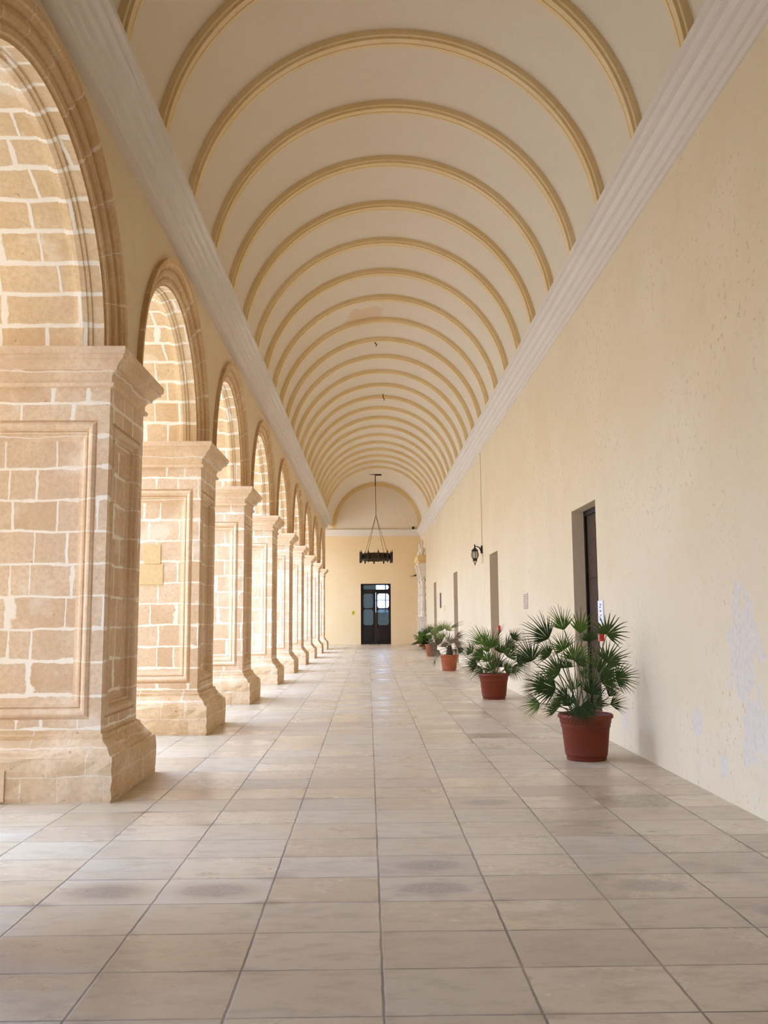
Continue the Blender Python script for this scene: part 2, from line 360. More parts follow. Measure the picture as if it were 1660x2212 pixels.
# ------------------------------------------------------------------ dimensions
XR = 2.70; XS = -2.17; XO = -3.42; XW = -2.17; Y_NEAR = -1.6; Y_END = 48.3
VC = (0.30, 5.67); VR = 2.36; Y_VAULT_END = 39.7; Y_ARC_END = 42.3
BASE_Y = [7.14, 11.03, 15.22, 19.49, 23.51, 27.67, 31.94, 36.47, 40.76]
SHAFT_L = 1.08
SH = [7.34, 11.34, 15.25, 19.62, 23.73, 27.89, 32.16, 36.69, 40.98]                       # near face of each shaft
CAP_TOP = 3.64
DOOR = (-0.57, 1.04, 3.23)

# ------------------------------------------------------------------ setting: shell
m = MB(); m.quad((-3.7, Y_NEAR, 0), (XR+0.9, Y_NEAR, 0), (XR+0.9, Y_END+0.3, 0), (-3.7, Y_END+0.3, 0))
struct(m.build('floor', 'floor'))
m = MB(); m.quad((-40, -20, -0.02), (-3.7, -20, -0.02), (-3.7, Y_END+10, -0.02), (-40, Y_END+10, -0.02))
struct(m.build('courtyard_ground', 'ground'))
m = MB(); m.box(-30, -28, -6, 60, -0.02, 9.5)
struct(m.build('wall_courtyard_far', 'facade'))
NEAR_WING_Y = 6.0  # unseen return wing, set close to keep sky light off the near bay
m = MB(); m.box(-30, XO, NEAR_WING_Y-0.6, NEAR_WING_Y, -0.02, 9.0)
struct(m.build('wall_courtyard_near', 'facade'))

# right wall with four doorways
DW = [(10.66, 11.94, 2.80, 0.19), (19.05, 20.37, 2.815, 0.5), (28.08, 29.43, 2.84, 0.5), (37.26, 38.79, 2.88, 0.5)]
m = MB(); ys = [Y_NEAR]
wy = Y_NEAR
for (a, b, h, d) in DW:
    m.quad((XR, wy, 0), (XR, a, 0), (XR, a, 5.75), (XR, wy, 5.75))
    m.quad((XR, a, h), (XR, b, h), (XR, b, 5.75), (XR, a, 5.75)); wy = b
m.quad((XR, wy, 0), (XR, Y_END, 0), (XR, Y_END, 6.6), (XR, wy, 6.6))
m.quad((XR+0.9, Y_NEAR, 0), (XR+0.9, Y_END, 0), (XR+0.9, Y_END, 9.2), (XR+0.9, Y_NEAR, 9.2))
wr = struct(m.build('wall_right', 'plaster_right'))
m = MB()
for (a, b, h, d) in DW:
    m.quad((XR, a, 0), (XR+d+0.1, a, 0), (XR+d+0.1, a, h), (XR, a, h)); m.quad((XR, b, 0), (XR+d+0.1, b, 0), (XR+d+0.1, b, h), (XR, b, h))
    m.quad((XR, a, h), (XR+d+0.1, a, h), (XR+d+0.1, b, h), (XR, b, h))
m.build('door_reveal', 'reveal', wr)
for i, (a, b, h, d) in enumerate(DW):
    t = struct(thing('door_%d' % (i+2), None, None, (XR+d, (a+b)/2, 0)))
    L = (XR+d, (a+b)/2, 0)
    mb = MB(); mb.box(XR+d, XR+d+0.06, a, b, 0.0, h)
    mb.build('door_leaf', 'brown_door', t, L)
    mb = MB(); mb.box(XR+d-0.03, XR+d+0.03, b-0.06, b, 0, h); mb.box(XR+d-0.03, XR+d+0.03, a, a+0.06, 0, h); mb.box(XR+d-0.03, XR+d+0.03, a+0.06, b-0.06, h-0.07, h)
    mb.build('door_frame', 'dark_wood', t, L)
    mb = MB()
    for (z0, z1) in ((0.15, 0.95), (1.1, 1.75), (1.9, 2.6)):
        mb.box(XR+d-0.015, XR+d+0.001, a+0.2, (a+b)/2-0.08, z0, z1); mb.box(XR+d-0.015, XR+d+0.001, (a+b)/2+0.08, b-0.2, z0, z1)
    mb.build('door_panel', 'brown_door', t, L)

# back wall (far end) and an added dark wall behind the camera
x0, x1, dz = DOOR
m = MB()
m.quad((-9, Y_END, 0), (x0, Y_END, 0), (x0, Y_END, 9.2), (-9, Y_END, 9.2)); m.quad((x1, Y_END, 0), (XR+0.9, Y_END, 0), (XR+0.9, Y_END, 9.2), (x1, Y_END, 9.2))
m.quad((x0, Y_END, dz), (x1, Y_END, dz), (x1, Y_END, 9.2), (x0, Y_END, 9.2))
m.quad((x0, Y_END, 0), (x0, Y_END+0.3, 0), (x0, Y_END+0.3, dz), (x0, Y_END, dz)); m.quad((x1, Y_END, 0), (x1, Y_END+0.3, 0), (x1, Y_END+0.3, dz), (x1, Y_END, dz))
m.quad((x0, Y_END, dz), (x1, Y_END, dz), (x1, Y_END+0.3, dz), (x0, Y_END+0.3, dz))
struct(m.build('wall_back', 'plaster_end'))
m = MB(); m.box(-2.6, XR+0.3, Y_END-0.012, Y_END-0.002, 6.0, 9.1); struct(m.build('wall_back_lunette', 'lunette'))
m = MB(); m.quad((XO, Y_NEAR, 0), (XR+0.9, Y_NEAR, 0), (XR+0.9, Y_NEAR, 9.2), (XO, Y_NEAR, 9.2)); struct(m.build('wall_front_added', 'brown_door'))  # unseen; dark brown and close, to cut bounced light at the near end
# room behind the far door: a window in its back wall lets the sky through
m = MB(); ya, yb = Y_END+0.3, Y_END+5.0
m.quad((-2, ya, 0.0), (2.6, ya, 0.0), (2.6, yb, 0.0), (-2, yb, 0.0)); m.quad((-2, ya, 4), (2.6, ya, 4), (2.6, yb, 4), (-2, yb, 4))
m.quad((-2, ya, 0), (-2, yb, 0), (-2, yb, 4), (-2, ya, 4)); m.quad((2.6, ya, 0), (2.6, yb, 0), (2.6, yb, 4), (2.6, ya, 4))
wx0, wx1, wz0, wz1 = 0.24, 1.5, 1.72, 3.7
m.quad((-2, yb, 0), (wx0, yb, 0), (wx0, yb, 4), (-2, yb, 4)); m.quad((wx1, yb, 0), (2.6, yb, 0), (2.6, yb, 4), (wx1, yb, 4))
m.quad((wx0, yb, 0), (wx1, yb, 0), (wx1, yb, wz0), (wx0, yb, wz0)); m.quad((wx0, yb, wz1), (wx1, yb, wz1), (wx1, yb, 4), (wx0, yb, 4))
struct(m.build('wall_back_room', 'plaster'))
m = MB(); m.box(0.80, 0.87, yb-0.05, yb+0.02, wz0, wz1); m.box(wx0, wx1, yb-0.04, yb+0.02, 2.42, 2.46)
struct(m.build('window_1', 'dark_wood'))

# vault
def arc(c, r, n=48, legs=None):
    a = [(c[0]+r*math.cos(R(180-180*i/n)), c[1]+r*math.sin(R(180-180*i/n))) for i in range(n+1)]
    if legs is not None: a = [(a[0][0], legs)] + a + [(a[-1][0], legs)]
    return a
m = MB()
pr = arc(VC, VR, 56)
m.grid([[(x, y, z) for x, z in pr] for y in (Y_NEAR, 5, 15, 25, 35, Y_VAULT_END)], smooth=True)
pa = arc(VC, VR, 56); pb = arc((0.335, 6.32), 2.43, 56)
m.grid([[(x, Y_VAULT_END, z) for x, z in pa], [(x, Y_END, z) for x, z in pb]], smooth=True)
cl = struct(m.build('ceiling', 'vault'))
m = MB(); m.box(XO-0.1, XR+1.0, Y_NEAR-0.1, Y_END+6, 9.2, 9.5); m.box(-9, -2.12, Y_ARC_END, Y_END+0.5, 6.36, 6.5)
struct(m.build('roof', 'facade'))

# arcade wall: spandrels above the arches, on the corridor side and on the courtyard side
TOP = 5.75
ARCHES = []
jambs = [(3.19, 4.27)] + [(s, s+SHAFT_L) for s in SH]
for i in range(len(jambs)-1):
    a, b = jambs[i][1], jambs[i+1][0]
    ARCHES.append(((a+b)/2, (b-a)/2))
BI, BOX, BOZ = 1.43, 0.30, 0.285
def outer_z(y):
    z = None
    for (c, h) in ARCHES:
        t_ = (y-c)/(h+BOX-0.02)
        if abs(t_) < 1: z = CAP_TOP + (BI+BOZ-0.02)*math.sqrt(1-t_*t_)
    return CAP_TOP-0.02 if z is None else z
m = MB(); ysamp = set([Y_NEAR, 3.0, Y_ARC_END])
for (c, h) in ARCHES:
    for k in range(65): ysamp.add(round(c - (h+BOX-0.02)*math.cos(math.pi*k/64), 5))
ysamp = sorted(ysamp)
m.grid([[(XW, y, outer_z(y) if y > 2.9 else 0.0) for y in ysamp], [(XW, y, TOP) for y in ysamp]])
m.grid([[(XO, y, max(CAP_TOP-0.02, outer_z(y)) if y > 2.9 else 0.0) for y in ysamp], [(XO, y, 9.2) for y in ysamp]])
m.quad((XW, 4.27, 0), (XO, 4.27, 0), (XO, 4.27, CAP_TOP), (XW, 4.27, CAP_TOP)); m.quad((XW, 2.9, 0), (XW, 4.27, 0), (XW, 4.27, CAP_TOP), (XW, 2.9, CAP_TOP)); m.quad((XO, 2.9, 0), (XO, 4.27, 0), (XO, 4.27, CAP_TOP), (XO, 2.9, CAP_TOP))
m.quad((XW, Y_ARC_END, CAP_TOP), (XO, Y_ARC_END, CAP_TOP), (XO, Y_ARC_END, 9.2), (XW, Y_ARC_END, 9.2))
struct(m.build('wall_left', 'plaster'))

# cornices
def cornice(name, prof, y0, y1, rise):
    n = 12; rows = []
    for k in range(n+1):
        y = y0 + (y1-y0)*k/n; dzz = rise*max(0, y-12)
        rows.append([(x, y, z+dzz) for x, z in prof])
    mb = MB(); mb.grid(rows)
    mb.add(rows[-1], [tuple(range(len(prof)))]); mb.add(rows[0], [tuple(range(len(prof)))])
    return struct(mb.build(name, 'cornice'))
PR = [(-0.12, 0.0), (0.022, 0.0), (0.022, 0.062), (0.050, 0.064), (0.052, 0.074), (0.040, 0.078), (0.050, 0.150), (0.084, 0.154), (0.088, 0.168), (0.074, 0.172), (0.092, 0.250), (0.132, 0.256), (0.138, 0.272), (0.116, 0.280), (0.150, 0.330), (0.196, 0.338), (0.200, 0.352), (0.176, 0.360), (0.215, 0.392), (0.250, 0.396), (0.254, 0.455), (0.240, 0.465), (-0.12, 0.465)]
cornice('trim_1', [(-2.10+(x if x > 0 else -0.12), 5.47+z*0.80) for x, z in PR], Y_NEAR, Y_ARC_END, 0.0065)
cornice('trim_2', [(XR-x, 5.37+z) for x, z in PR], Y_NEAR, Y_END, 0.0065)
mb = MB(); mb.box(-9, XR, Y_END-0.10, Y_END, 5.80, 6.14); mb.box(-9, XR, Y_END-0.14, Y_END, 6.10, 6.15)
struct(mb.build('trim_3', 'cornice'))
# painted ochre band round the lunette
mb = MB(); po = arc((0.335, 6.32), 2.42, 48, legs=6.15); pi_ = arc((0.335, 6.32), 2.20, 48, legs=6.15)
mb.grid([[(x, Y_END-0.02, z) for x, z in po], [(x, Y_END-0.02, z) for x, z in pi_], [(x, Y_END, z) for x, z in pi_]])
struct(mb.build('trim_4', 'band'))

# ------------------------------------------------------------------ vault ribs
PROF = [(0.0, 0.0), (0.0, 0.075), (0.028, 0.080), (0.030, 0.108), (0.10, 0.112), (0.106, 0.090), (0.125, 0.088), (0.13, 0.104), (0.175, 0.100), (0.181, 0.064), (0.225, 0.060), (0.232, 0.032), (0.30, 0.028), (0.305, 0.0)]
RIB0, RIBS = 9.435, 1.397
def rib_mesh():
    mb = MB(); N = 64; rows = []
    for i in range(N+1):
        a = R(176-172*i/N); rows.append([(VC[0]+(VR+0.01-p)*math.cos(a), y, VC[1]+(VR+0.01-p)*math.sin(a)) for y, p in PROF])
    mb.grid(rows); return mb
NR = 24
rib0 = None
for k in range(NR):
    y = RIB0 + RIBS*(k-2)
    lab = 'moulded ochre rib across the vault, %s from the camera' % ORD[k] if k < NR-4 else 'moulded ochre rib across the vault, %s' % {NR-4: 'fourth before the end lunette', NR-3: 'third before the end lunette', NR-2: 'second before the end lunette', NR-1: 'last one before the end lunette and hanging chandelier'}[k]
    if rib0 is None:
        o = rib0 = rib_mesh().build('vault_rib', 'rib', None, (0, 0, 0))
    else:
        o = rib0.copy(); COL.objects.link(o)
    o.location = (0, y, 0); tag(o, lab, 'rib', 'ribs across the barrel vault', 'thing')

# ------------------------------------------------------------------ pillars
PANEL = [(0.0, 0.0), (0.005, 0.022), (0.014, 0.022), (0.020, 0.006), (0.040, -0.010), (0.055, -0.008), (0.070, 0.006), (0.082, 0.030), (0.090, 0.042), (0.096, 0.030), (0.110, 0.030), (0.115, 0.060), (0.145, 0.080), (0.165, 0.084)]
PX0, PX1 = XO, XS
def pillar():
    # local frame: x as in the world, y from the near face of the shaft, z from the floor
    root = thing('stone_pillar', 'x', 'pillar', (0, 0, 0), 'limestone pillars of the arcade', 'thing')
    Z0, Z1 = 0.49, 3.36
    sh = MB(); frames = []
    faces = [((PX0, 0), (PX1, 0), (0, 1)), ((PX1, 0), (PX1, SHAFT_L), (-1, 0)), ((PX1, SHAFT_L), (PX0, SHAFT_L), (0, -1)), ((PX0, SHAFT_L), (PX0, 0), (1, 0))]
    for (a, b, inn) in faces:
        L = math.hypot(b[0]-a[0], b[1]-a[1]); d = ((b[0]-a[0])/L, (b[1]-a[1])/L)
        def rect(mg, zb, zt, dep):
            return [(a[0]+d[0]*u+inn[0]*dep, a[1]+d[1]*u+inn[1]*dep, z) for u, z in ((mg, zb), (L-mg, zb), (L-mg, zt), (mg, zt))]
        r0 = rect(0, Z0, Z1, 0); r1 = rect(0.095, 0.61, 3.05, 0)
        sh.grid([r0, r1], True)
        rows = [rect(0.095+i, 0.61+i, 3.05-i, dp) for i, dp in PANEL]
        fm = MB(); fm.grid(rows, True); frames.append(fm)
        sh.add(rows[-1], [(0, 1, 2, 3)])
    sh.build('shaft', 'stone', root)
    for fm in frames: fm.build('panel_moulding', 'stone_dressed', root)
    b = MB(); rng = random.Random(3)
    prof = [(0.53, 0.0), (0.50, 0.004), (0.49, 0.03), (0.46, 0.032), (0.452, 0.045), (0.41, 0.075), (0.37, 0.115), (0.345, 0.125), (0.34, 0.145), (0.31, 0.152), (0.24, 0.155), (0.17, 0.158), (0.10, 0.158), (0.04, 0.157), (0.0, 0.152)]
    rows = []
    for (z, e) in prof:
        row = []; x0_, x1_, y0_, y1_ = PX0-e, PX1+e, -e*1.35, SHAFT_L+e*0.9
        cs = [(x0_, y0_), (x1_, y0_), (x1_, y1_), (x0_, y1_)]
        for q in range(4):
            p_, n_ = cs[q], cs[(q+1) % 4]
            for k in range(14):
                f_ = k/14; j = 0.007 if e > 0.02 else 0.002
                row.append((p_[0]+(n_[0]-p_[0])*f_+rng.uniform(-j, j), p_[1]+(n_[1]-p_[1])*f_+rng.uniform(-j, j), z+(rng.uniform(-.004, .004) if 0 < z < 0.5 else 0)))
        rows.append(row)
    b.grid(rows[::-1], True); b.build('base', 'stone_base', root)
    c = MB(); c.rects([(3.32, -0.01, -0.01), (3.325, 0.0, 0.0), (3.333, 0.030, 0.030), (3.362, 0.036, 0.036), (3.368, 0.010, 0.010), (3.425, 0.012, 0.012), (3.448, 0.026, 0.026), (3.462, 0.045, 0.045), (3.466, 0.066, 0.066), (3.490, 0.070, 0.070), (3.515, 0.088, 0.088), (3.538, 0.116, 0.116), (3.542, 0.132, 0.132), (3.575, 0.136, 0.136), (3.580, 0.152, 0.152), (3.632, 0.156, 0.156), (3.64, 0.150, 0.150)], PX0, PX1, 0, SHAFT_L)
    c.build('capital', 'stone_dressed', root)
    return root
p0 = pillar()
plabels = ['nearest stone pillar of the arcade, cut off by the picture edge', 'second stone pillar of the arcade, with two smooth yellow repair stones in its panel',
           'third stone pillar of the arcade counting from the camera', 'fourth stone pillar of the arcade counting from the camera', 'fifth stone pillar of the arcade, the middle one of nine',
           'sixth stone pillar of the arcade counting from the camera', 'third stone pillar counting from the far end wall', 'last stone pillar but one before the far end wall', 'last stone pillar of the arcade, beside the far end wall']
PILLARS = []
for i, s in enumerate(SH):
    if i == 0: p0.location = (0, s, 0); p0['label'] = plabels[0]; r = p0
    else: r = dup(p0, (0, s, 0), plabels[i])
    PILLARS.append(r)
def patch(par, name, mat, x0, x1, z0, z1, y, th, label):
    mb = MB(); mb.box(x0, x1, y-th, y+0.02, z0, z1); o = mb.build(name, mat, par); o['label'] = label
patch(PILLARS[1], 'repair_stone', 'patch_stone', -2.89, -2.68, 2.10, 2.35, 0.084, 0.012, 'smooth yellow repair stone')
patch(PILLARS[1], 'repair_stone', 'patch_stone', -2.94, -2.645, 1.84, 2.095, 0.084, 0.012, 'smooth yellow repair stone')
patch(PILLARS[0], 'repair_stone', 'stone_dressed', -3.2, -2.83, 0.02, 0.25, -0.20, 0.03, 'smooth block let into the base')

# ------------------------------------------------------------------ arches
AP = [(0.0, -2.235), (0.025, -2.235), (0.035, -2.205), (0.075, -2.198), (0.085, -2.212), (0.10, -2.212), (0.115, -2.178), (0.145, -2.166), (0.175, -2.168), (0.185, -2.182), (0.20, -2.182), (0.21, -2.148), (0.235, -2.142), (0.245, -2.122), (0.30, -2.118), (0.30, -2.19)]
alabels = ['nearest round stone arch, cut off by the picture edge', 'stone arch between the first and second pillars', 'stone arch between the second and third pillars', 'stone arch between the third and fourth pillars', 'stone arch between the fourth and fifth pillars', 'stone arch between the fifth and sixth pillars',
           'stone arch between the sixth and seventh pillars', 'stone arch between the seventh and eighth pillars', 'last stone arch, between the two farthest pillars']
for i, (c, h) in enumerate(ARCHES):
    L = (-2.7, c, CAP_TOP)
    t = thing('stone_arch', alabels[i], 'arch', L, 'moulded stone arches of the arcade')
    N = 48
    an = [math.pi*k/N for k in range(N+1)]
    def curve(off, x, offz=None):
        return [(x, c-(h+off)*math.cos(a), CAP_TOP+0.003+(BI+(off*BOZ/BOX if offz is None else offz))*math.sin(a)) for a in an]
    al = [h*a for a in an]
    rows = [curve(o_, x) for o_, x in AP]
    mb = MB(); mb.grid(rows, uv=[[(x*1.0, s_) for s_ in al] for o_, x in AP]); mb.build('archivolt', 'stone_arch', t, L)
    sp = [(0.0, -2.235), (0.0, -2.33), (0.0, -2.48), (0.0, -2.9), (0.0, -3.10), (0.0, -3.24), (0.0, XO)]
    mb = MB(); mb.grid([curve(o_, x) for o_, x in sp], uv=[[(x, s_) for s_ in al] for o_, x in sp]); mb.build('soffit', 'stone_soffit', t, L)
    for xm in (-2.40,):
        rp = [(0.0, xm+0.075), (-0.016, xm+0.07), (-0.02, xm+0.045), (-0.034, xm+0.038), (-0.042, xm), (-0.034, xm-0.038), (-0.02, xm-0.045), (-0.016, xm-0.07), (0.0, xm-0.075)]
        mb = MB(); mb.grid([curve(o_, x, o_) for o_, x in rp], uv=[[(x, s_) for s_ in al] for o_, x in rp]); mb.build('roll_moulding', 'stone_soffit', t, L)

# ------------------------------------------------------------------ far door
def rrect(x0, x1, z0, z1, r, n=6):
    pts = []
    for cx_, cz_, a0 in ((x1-r, z1-r, 0), (x0+r, z1-r, 90), (x0+r, z0+r, 180), (x1-r, z0+r, 270)):
        for k in range(n+1):
            a = R(a0+90*k/n); pts.append((cx_+r*math.cos(a), cz_+r*math.sin(a)))
    return pts
def holed(mb, x0, x1, z0, z1, hole, y0, y1):
    # a board with one rounded opening: four rails, a filler in each corner and the rim of the opening
    a0, a1 = min(p[0] for p in hole), max(p[0] for p in hole); b0, b1 = min(p[1] for p in hole), max(p[1] for p in hole)
    mb.box(x0, a0, y0, y1, z0, z1); mb.box(a1, x1, y0, y1, z0, z1); mb.box(a0, a1, y0, y1, z0, b0); mb.box(a0, a1, y0, y1, b1, z1)
    q = len(hole)//4
    for k, (cx_, cz_) in enumerate(((a1, b1), (a0, b1), (a0, b0), (a1, b0))):
        arc_ = hole[k*q:(k+1)*q]
        for yy in (y0, y1):
            mb.add([(cx_, yy, cz_)]+[(x, yy, z) for x, z in arc_], [(0, i+1, i+2) for i in range(q-1)])
    mb.grid([[(x, y0, z) for x, z in hole], [(x, y1, z) for x, z in hole]], True)
LD = ((x0+x1)/2, Y_END+0.12, 0)
dr = struct(thing('door_1', None, None, LD)); xm = LD[0]; yd = Y_END+0.10
mb = MB(); mb.box(x0, x0+0.06, yd-0.02, yd+0.08, 0, dz); mb.box(x1-0.06, x1, yd-0.02, yd+0.08, 0, dz); mb.box(x0+0.06, x1-0.06, yd-0.02, yd+0.08, dz-0.04, dz); mb.box(x0+0.06, x1-0.06, yd-0.02, yd+0.08, 2.76, 2.86)
mb.build('door_frame', 'dark_wood', dr, LD)
th = rrect(x0+0.13, x1-0.11, 2.93, 3.155, 0.11); mb = MB(); holed(mb, x0+0.06, x1-0.06, 2.86, dz-0.04, th, yd, yd+0.05); tr = mb.build('transom', 'dark_wood', dr, LD)
mb = MB(); mb.box(x0+0.10, xm+0.03, yd+0.02, yd+0.03, 2.90, 3.18); mb.build('glass_pane', 'glass_frosted', tr, LD)
mb = MB(); mb.box(xm+0.03, x1-0.09, yd+0.02, yd+0.03, 2.90, 3.18); mb.build('glass_pane', 'glass', tr, LD)
for s_, (a, b) in enumerate(((x0+0.06, xm-0.003), (xm+0.003, x1-0.06))):
    lf = MB(); a2, b2 = (a+0.07, b-0.14) if s_ == 0 else (a+0.09, b-0.05)
    h1 = rrect(a2, b2, 1.93, 2.74-0.04, 0.12); h2 = rrect(a2, b2, 1.02, 1.86, 0.12)
    holed(lf, a, b, 1.895, 2.76, h1, yd, yd+0.05); holed(lf, a, b, 0.95, 1.895, h2, yd, yd+0.05); lf.box(a, b, yd, yd+0.05, 0.0, 0.95)
    leaf = lf.build('door_leaf', 'dark_wood', dr, LD)
    for (za, zb, fr) in ((1.90, 2.73, 'glass' if s_ else 'glass_frosted'), (0.99, 1.89, 'glass_frosted')):
        mb = MB(); mb.box(a2-0.02, b2+0.02, yd+0.02, yd+0.03, za, zb); g = mb.build('glass_pane', fr, leaf, LD)
    mb = MB(); mb.add([(x, yd-0.018, z) for x, z in rrect(a2+0.03, b2-0.03, 0.18, 0.82, 0.1)], [tuple(range(28))]); mb.grid([[(x, yd, z) for x, z in rrect(a2, b2, 0.14, 0.86, 0.12)], [(x, yd-0.018, z) for x, z in rrect(a2+0.03, b2-0.03, 0.18, 0.82, 0.1)]], True)
    mb.build('door_panel', 'dark_wood', leaf, LD)
mb = MB(); mb.tube([(xm+0.03, yd, 1.05), (xm+0.03, yd-0.05, 1.05)], 0.012); mb.lathe([(0.0, -0.03), (0.022, -0.02), (0.03, 0.0), (0.022, 0.02), (0.0, 0.03)], 12, (xm+0.03, yd-0.06, 1.05)); mb.build('door_handle', 'old_iron', dr, LD)

# ------------------------------------------------------------------ chandelier
CY = 42.5; cxh = 0.235
kz = CY/F_PX
def cz(py): return CAM_H + (1335-py)*kz
L = (cxh, CY, 4.05)
ch = thing('ring_chandelier', 'black iron ring chandelier hanging before the far end wall', 'chandelier', L)
zb, zt = cz(1212), cz(1196.5)
mb = MB(); rr_ = 0.66
mb.lathe([(rr_, zb), (rr_, zt), (rr_-0.03, zt), (rr_-0.03, zb), (rr_, zb)], 40, (cxh, CY, 0)); mb.build('ring_band', 'old_iron', ch, L)
mb = MB()
zz = [(cxh+(rr_+0.012)*math.cos(2*math.pi*k/80), CY+(rr_+0.012)*math.sin(2*math.pi*k/80), (zb+zt)/2+(0.10 if k % 2 else -0.10)) for k in range(81)]
mb.tube(zz, 0.014, 6)
mb.build('ring_ornament', 'black_metal', ch, L)
for k in range(10):
    a = 2*math.pi*(k+0.5)/10 + 0.13; px_, py_ = cxh+(rr_+0.11)*math.cos(a), CY+(rr_+0.11)*math.sin(a)
    mb = MB(); mb.lathe([(0.0, zb-0.11), (0.036, zb-0.10), (0.036, zt+0.03), (0.05, zt+0.035), (0.05, zt+0.05), (0.018, zt+0.06), (0.014, zt+0.12), (0.0, zt+0.18)], 10, (px_, py_, 0)); mb.box(min(px_, cxh+rr_*math.cos(a)), max(px_, cxh+rr_*math.cos(a))+0.01, min(py_, CY+rr_*math.sin(a)), max(py_, CY+rr_*math.sin(a))+0.01, zb+0.08, zb+0.10)
    mb.build('candle_holder', 'black_metal', ch, L)
apex = (cxh, CY, cz(1113))
for k in range(4):
    a = R(45+90*k)+0.15; mb = MB(); mb.tube([(cxh+rr_*math.cos(a), CY+rr_*math.sin(a), zt), apex], 0.009, 6); mb.build('suspension_rod', 'black_metal', ch, L)
zc = VC[1]+VR + (8.75-VC[1]-VR)*(CY-Y_VAULT_END)/(Y_END-Y_VAULT_END)
mb = MB(); mb.tube([apex, (cxh-0.02, CY, zc-0.2)], 0.014, 6)
for k in range(9): mb.lathe([(0.012, -0.03), (0.03, 0), (0.012, 0.03)], 6, (cxh-0.02, CY, zc-0.05-0.06*k))
mb.build('chain', 'black_metal', ch, L)
mb = MB(); mb.box(cxh-0.32, cxh+0.02, CY-0.03, CY+0.03, zc-0.04, zc+0.02); mb.box(cxh-0.03, cxh+0.28, CY-0.06, CY+0.05, zc-0.08, zc+0.02); mb.build('ceiling_mount', 'old_iron', ch, L)
# two small ceiling hooks on the crown
for (y, x, lab) in ((20.72, 0.12, 'small dark hook on the vault crown, the one nearer the camera'), (26.1, 0.38, 'thin dark hook hanging by a vault rib, farther from the camera')):
    zc2 = VC[1]+math.sqrt(VR**2-(x-VC[0])**2); mb = MB(); mb.tube([(x, y, zc2+0.01), (x, y, zc2-0.12), (x+0.04, y, zc2-0.16), (x+0.02, y, zc2-0.2)], 0.014, 6)
    tag(mb.build('ceiling_hook', 'black_metal', None, (x, y, zc2)), lab, 'hook')

# ------------------------------------------------------------------ wall lantern
LY, LX, LZ = 21.65, XR-0.185, 2.95
L = (XR, LY, 3.05)
ln = thing('wall_lantern', 'black wall lantern on a curved arm between two doorways', 'lantern', L)
mb = MB(); mb.lathe([(0.0, -0.10), (0.03, -0.09), (0.035, 0.0), (0.03, 0.09), (0.0, 0.10)], 10, (XR-0.01, LY, 3.03)); mb.box(XR-0.03, XR, LY-0.04, LY+0.04, 2.94, 3.12); mb.build('back_plate', 'black_metal', ln, L)
mb = MB(); mb.tube([(XR-0.02, LY, 2.95), (XR-0.04, LY, 3.03), (XR-0.08, LY, 3.085), (XR-0.13, LY, 3.105), (LX, LY, 3.105)], [0.022, 0.02, 0.014, 0.012, 0.012], 8); mb.build('arm', 'black_metal', ln, L)
mb = MB(); mb.lathe([(0.0, 0.215), (0.014, 0.205), (0.016, 0.13), (0.03, 0.115), (0.06, 0.085), (0.085, 0.055), (0.088, 0.045), (0.07, 0.04), (0.0, 0.04)], 12, (LX, LY, LZ)); mb.build('lantern_cap', 'black_metal', ln, L)
mb = MB(); prg = [(0.062, 0.04), (0.084, -0.01), (0.090, -0.05), (0.078, -0.10), (0.058, -0.135)]
mb.lathe([(r_*0.93, z_) for r_, z_ in prg], 16, (LX, LY, LZ)); mb.build('lantern_glass', 'lamp_glass', ln, L)
for k in range(8):
    a = 2*math.pi*k/8; mb = MB(); mb.tube([(LX+r_*math.cos(a), LY+r_*math.sin(a), LZ+z_) for r_, z_ in prg], 0.0065, 6); mb.build('cage_bar', 'black_metal', ln, L)
mb = MB(); mb.lathe([(0.0, -0.13), (0.062, -0.13), (0.064, -0.15), (0.05, -0.16), (0.05, -0.175), (0.056, -0.18), (0.056, -0.195), (0.0, -0.195)], 12, (LX, LY, LZ)); mb.build('lantern_base', 'black_metal', ln, L)
mb = MB()
for k in range(4):
    a = 2*math.pi*k/4+0.4; mb.tube([(LX+0.05*math.cos(a), LY+0.05*math.sin(a), LZ-0.19), (LX+0.008*math.cos(a), LY+0.008*math.sin(a), LZ-0.265)], 0.006, 6)
mb.lathe([(0.0, -0.25), (0.016, -0.262), (0.012, -0.28), (0.006, -0.30), (0.0, -0.325)], 8, (LX, LY, LZ)); mb.build('finial', 'black_metal', ln, L)
mb = MB(); mb.lathe([(0.02, -0.12), (0.025, -0.08), (0.038, -0.04), (0.03, 0.0), (0.0, 0.015)], 12, (LX, LY, LZ)); mb.build('bulb', 'white_board', ln, L)
rng = random.Random(5); mb = MB(); pts = [(XR-0.008, LY+0.02*math.sin(k*1.3)*0.6, 3.13+k*(5.42-3.13)/12) for k in range(13)]; mb.tube(pts, 0.006, 6)
tag(mb.build('lantern_cable', 'cable', None, (XR, LY, 3.13)), 'thin cable running down the wall to the black lantern', 'cable')

